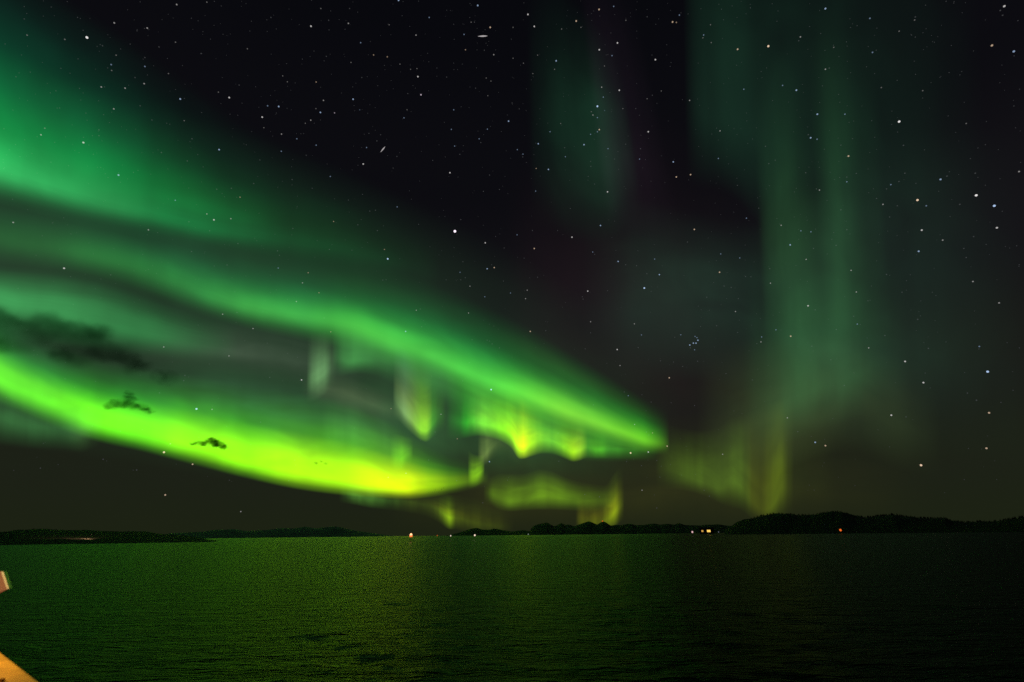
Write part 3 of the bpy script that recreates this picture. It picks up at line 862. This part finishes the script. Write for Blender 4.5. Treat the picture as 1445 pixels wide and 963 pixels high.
GL = 'lamps along the horizon'
main_lamp = beacon(580, 755.0, 620, 3.3, (1, .52, .24), 1.9, 'brightest orange white lamp on the horizon, alone left of the low ridge', GL)
zl = at_range(579.4, 757.0, 620).z
bm = bmesh.new()
add_cyl(bm, 0, 0, zl - .9, zl + .9, 1.5, 1.9, 14)  # added glowing ring, imitates the orange-red fringe of the lamp's glare
link_bm('glare_fringe', bm, mat_emit('amber_glare', (1, .22, .05), 1.1), main_lamp)
beacon(617, 756, 800, 1.4, (1, .22, .04), .35, 'dim red lamp on the horizon, next right of the brightest lamp', GL)
beacon(636, 756.3, 800, 1.6, (1, .8, .66), .8, 'small white lamp at the left foot of the low ridge', GL)
beacon(670, 755.6, 800, 2.0, (1, .78, .6), 1.2, 'small warm white lamp before the middle of the low ridge', GL)
beacon(745.5, 754.2, 900, 1.4, (.7, .85, .7), .25, 'barely lit pale lamp where the jagged mountains begin', GL)
beacon(977, 751, 1500, 2.1, (1, .6, .62), .8, 'pinkish lamp on the dark shore, left of the two yellow windows', GL)
beacon(1014, 751, 1500, 1.4, (.7, .75, .9), .12, 'barely lit lamp just right of the two yellow windows', GL)
beacon(1186, 748.3, 1500, 2.3, (1, .16, .02), .9, 'red orange lamp at the foot of the wooded hill on the right', GL)
pk = at_range(850.5, 737.5, 8980)
beacon(850.3, 735.9, 8985, 1.8, (1, .2, .02), .6, 'red beacon on a sharp peak of the jagged mountains', GL, base_z=pk.z - 20)


# a cottage on the shore with two lit windows
def cottage():
    P = at_range(998, 753.5, 1650)
    h = empty('cottage', (P.x, P.y, 0), -math.atan2(P.x, P.y))
    tag(h, 'dark cottage on the far shore with two yellow lit windows', 'house')
    px = 1650 / F
    z0 = at_range(998, 751.6, 1650).z
    wl, wd, wh = 17 * px, 5 * px, 5.0 * px
    wall = mat_plain('dark_boarding', (.05, .035, .03), .8, .2, .5)
    bm = bmesh.new()
    add_box(bm, 0, wd / 2, z0 + wh / 2 - 3, wl, wd, wh + 2)
    link_bm('wall', bm, wall, h)
    bm = bmesh.new()
    zr = z0 + wh - 2
    v = [bm.verts.new(c) for c in ((-wl * .54, -.8, zr), (wl * .54, -.8, zr), (wl * .54, wd + .8, zr), (-wl * .54, wd + .8, zr), (-wl * .54, wd / 2, zr + 3.4), (wl * .54, wd / 2, zr + 3.4))]
    for f_ in ((0, 1, 5, 4), (2, 3, 4, 5), (0, 4, 3), (1, 2, 5), (0, 3, 2, 1)):
        bm.faces.new([v[q] for q in f_])
    link_bm('roof', bm, mat_plain('slate', (.04, .04, .045), .7, .2, .5), h)
    glow = mat_emit('lit_window', (1.0, .62, .12), 1.25)
    glow2 = mat_emit('lit_window_dim', (1.0, .55, .10), .75)
    for x, w_, hh, g_ in ((-5.2 * px, 2.2 * px, 2.0 * px, glow2), (2.2 * px, 4.0 * px, 2.6 * px, glow)):
        zc = at_range(998, 749.6, 1650).z
        bm = bmesh.new()
        add_box(bm, x, -.12, zc, w_ + .5, .2, .25)
        add_box(bm, x, -.12, zc + hh / 2 + .2, w_ + .5, .2, .25)
        add_box(bm, x, -.12, zc - hh / 2 - .2, w_ + .5, .2, .25)
        add_box(bm, x, -.13, zc, .22, .2, hh)
        f_ = link_bm('window', bm, wall, h)
        bm = bmesh.new()
        add_box(bm, x, -.05, zc, w_, .06, hh)
        link_bm('pane', bm, g_, f_)
cottage()

# a hooded lamp on the left shore that lights the bank below the trees
def hooded_lamp():
    d = 1080
    P = at_range(128, 757.5, d)
    base = at_range(112, 760, d)
    e = empty('shore_lamp', (P.x, P.y, 0))
    tag(e, 'hooded lamp throwing a faint brown light along the low left shore', 'lamp')
    bm = bmesh.new()
    zt = P.z + 2.5
    add_cyl(bm, 0, 0, -1, zt, .14, .1, 8)
    link_bm('post', bm, steel, e)
    bm = bmesh.new()
    add_cyl(bm, 0, 0, zt, zt + .5, .9, .2, 12)
    link_bm('lamp_hood', bm, steel, e)
    l = bpy.data.lights.new('lamp_light', 'SPOT')
    l.energy, l.color, l.shadow_soft_size = 42000, (1, .62, .36), .4
    l.spot_size, l.spot_blend = R(130), .6
    lo = bpy.data.objects.new('lamp_light', l)
    COL.objects.link(lo)
    lo.parent = e
    lo.location = (0, 0, zt - .6)
    aim = Vector((P.x, P.y, 0)).normalized() * 1.0 + Vector((-1.6, 0, -.12))       # inland, along the bank
    lo.rotation_euler = aim.to_track_quat('-Z', 'Y').to_euler()
hooded_lamp()


# ------------------------------------------------------------------ the boat the picture is taken from
def at_drop(px, py, drop):
    v = ray(px, py)
    return Vector((0, 0, CAM_H)) + v * (drop / -v.z)


def boat():
    a, b = at_drop(0, 914, .5), at_drop(70, 966, .5)        # outer edge of the capping rail, seen at the frame's corner
    ax = (a - b)
    ax.z = 0
    ax.normalize()
    inn = Vector((-ax.y, ax.x, 0))                               # towards the deck
    if inn.x > 0:
        inn = -inn
    rz = math.atan2(ax.y, ax.x)
    top = CAM_H - .5
    e = empty('boat', (b.x, b.y, 0), rz)
    tag(e, 'lamp lit boat whose ochre rail shows at the lower left corner', 'boat')
    sgn = 1 if (Matrix.Rotation(-rz, 3, 'Z') @ inn).y > 0 else -1
    paint = mat_plain('ochre_rail_paint', (.72, .36, .04), .5, .3, 9.0)
    hullm = mat_plain('dark_hull_paint', (.05, .07, .10), .5, .2, 1.0)
    deckm = mat_plain('deck_planks', (.42, .29, .12), .7, .2, 2.0)
    panel = mat_plain('dull_red_panel', (.34, .19, .17), .5, .2, 3.0)
    trim = mat_plain('pale_trim', (.62, .60, .48), .4, .15, 4.0)
    L0, L1 = -9.0, 8.5
    # capping rail
    bm = bmesh.new()
    add_box(bm, (L0 + L1) / 2, sgn * .11, top - .045, L1 - L0, .22, .09, .03)
    link_bm('capping_rail', bm, paint, e, True)
    for k in range(48):
        bm = bmesh.new()
        add_cyl(bm, L0 + .2 + k * .36, sgn * .11, top - .002, top + .012, .016, .012, 8)
        link_bm('rail_bolt', bm, paint, e)
    # inner waterway shelf below the rail
    bm = bmesh.new()
    add_box(bm, (L0 + L1) / 2, sgn * .38, top - .12, L1 - L0, .34, .06, .015)
    link_bm('inner_shelf', bm, deckm, e, True)
    # bulwark and hull side
    bm = bmesh.new()
    add_box(bm, (L0 + L1) / 2, sgn * .15, top - .64, L1 - L0, .10, 1.06, .02)
    for k in range(12):
        add_box(bm, L0 + 1 + k * 1.4, sgn * .27, top - .62, .07, .14, 1.0, .01)
    link_bm('bulwark', bm, paint, e)
    bm = bmesh.new()
    sec = [(0.06, top - 1.2), (-.10 * 0 + .05, top - 2.2), (.35, 1.2), (1.3, -.8), (4.4, -.8), (5.4, 1.2), (5.7, top - 2.2), (5.7, top - 1.2)]
    rows_ = []
    for k, xx in enumerate((L0, L0 + 2, -2, 3, 6, L1, L1 + 2.4)):
        q = 1 if k < 5 else (.8 if k == 5 else .05)
        rows_.append([bm.verts.new((xx, sgn * (2.85 + (yy - 2.85) * q), zz + (0.5 if k == 6 else 0))) for yy, zz in sec])
    for r1_, r2_ in zip(rows_, rows_[1:]):
        for j in range(len(sec) - 1):
            bm.faces.new((r1_[j], r2_[j], r2_[j + 1], r1_[j + 1]))
    bm.faces.new(rows_[0])
    link_bm('hull', bm, hullm, e)
    bm = bmesh.new()
    add_box(bm, (L0 + L1) / 2, sgn * 2.9, top - 1.22, L1 - L0, 5.4, .06)
    link_bm('deck', bm, deckm, e)
    return e, paint, panel, trim, sgn, top, rz, b


e, paint, panel, trim, sgn, top, rz, bpt = boat()
inv = Matrix.Rotation(-rz, 3, 'Z')
off = Vector((bpt.x, bpt.y, 0))


def loc_of(p):
    return inv @ (p - off)


# the red sidelight board on its bracket above the rail, its edge strip seen at the frame's left edge
D = 4.28
quad = [at_range(-75, 797, D * 1.06), at_range(4.0, 807, D), at_range(12.0, 831, D), at_range(-4, 839, D), at_range(-75, 852, D * 1.06)]
wv = Vector((-.02, .035, 0))
bm = bmesh.new()
q1 = [bm.verts.new(loc_of(p)) for p in quad]
q2 = [bm.verts.new(loc_of(p + wv)) for p in quad]
bm.faces.new(q1)
bm.faces.new(q2[::-1])
for k in range(5):
    bm.faces.new((q1[k], q2[k], q2[(k + 1) % 5], q1[(k + 1) % 5]))
link_bm('sidelight_board', bm, panel, e)
bm = bmesh.new()
s0, s1 = quad[1], quad[2]
hw = Vector((.0035, .003, .001))
p1 = [bm.verts.new(loc_of(p - wv * .25)) for p in (s0 - hw, s0 + hw, s1 + hw, s1 - hw)]
p2 = [bm.verts.new(loc_of(p + wv * 1.25)) for p in (s0 - hw, s0 + hw, s1 + hw, s1 - hw)]
bm.faces.new(p1)
bm.faces.new(p2[::-1])
for k in range(4):
    bm.faces.new((p1[k], p2[k], p2[(k + 1) % 4], p1[(k + 1) % 4]))
link_bm('edge_strip', bm, trim, e)
bk = loc_of(at_range(-50, 830, D * 1.04))
bm = bmesh.new()
add_cyl(bm, bk.x, bk.y, top - .3, bk.z, .02, .02, 8)
link_bm('board_bracket', bm, steel, e)
# deck lamp on a post beside the rail, just out of the picture to the left
lx = loc_of(at_drop(0, 914, .5)).x - .35
bm = bmesh.new()
add_cyl(bm, lx, sgn * .62, top - 1.2, top + .62, .03, .025, 10)
add_cyl(bm, lx, sgn * .45, top + .60, top + .62, .02, .02, 8)
link_bm('lamp_post', bm, steel, e)
bm = bmesh.new()
add_cyl(bm, lx, sgn * .45, top + .62, top + .74, .14, .05, 16)
link_bm('deck_lamp', bm, steel, e)
l = bpy.data.lights.new('deck_lamp_light', 'POINT')
l.energy, l.color, l.shadow_soft_size = 30, (1.0, .66, .26), .05
lo = bpy.data.objects.new('deck_lamp_light', l)
COL.objects.link(lo)
lo.parent = e
lo.location = (lx, sgn * .45, top + .5)
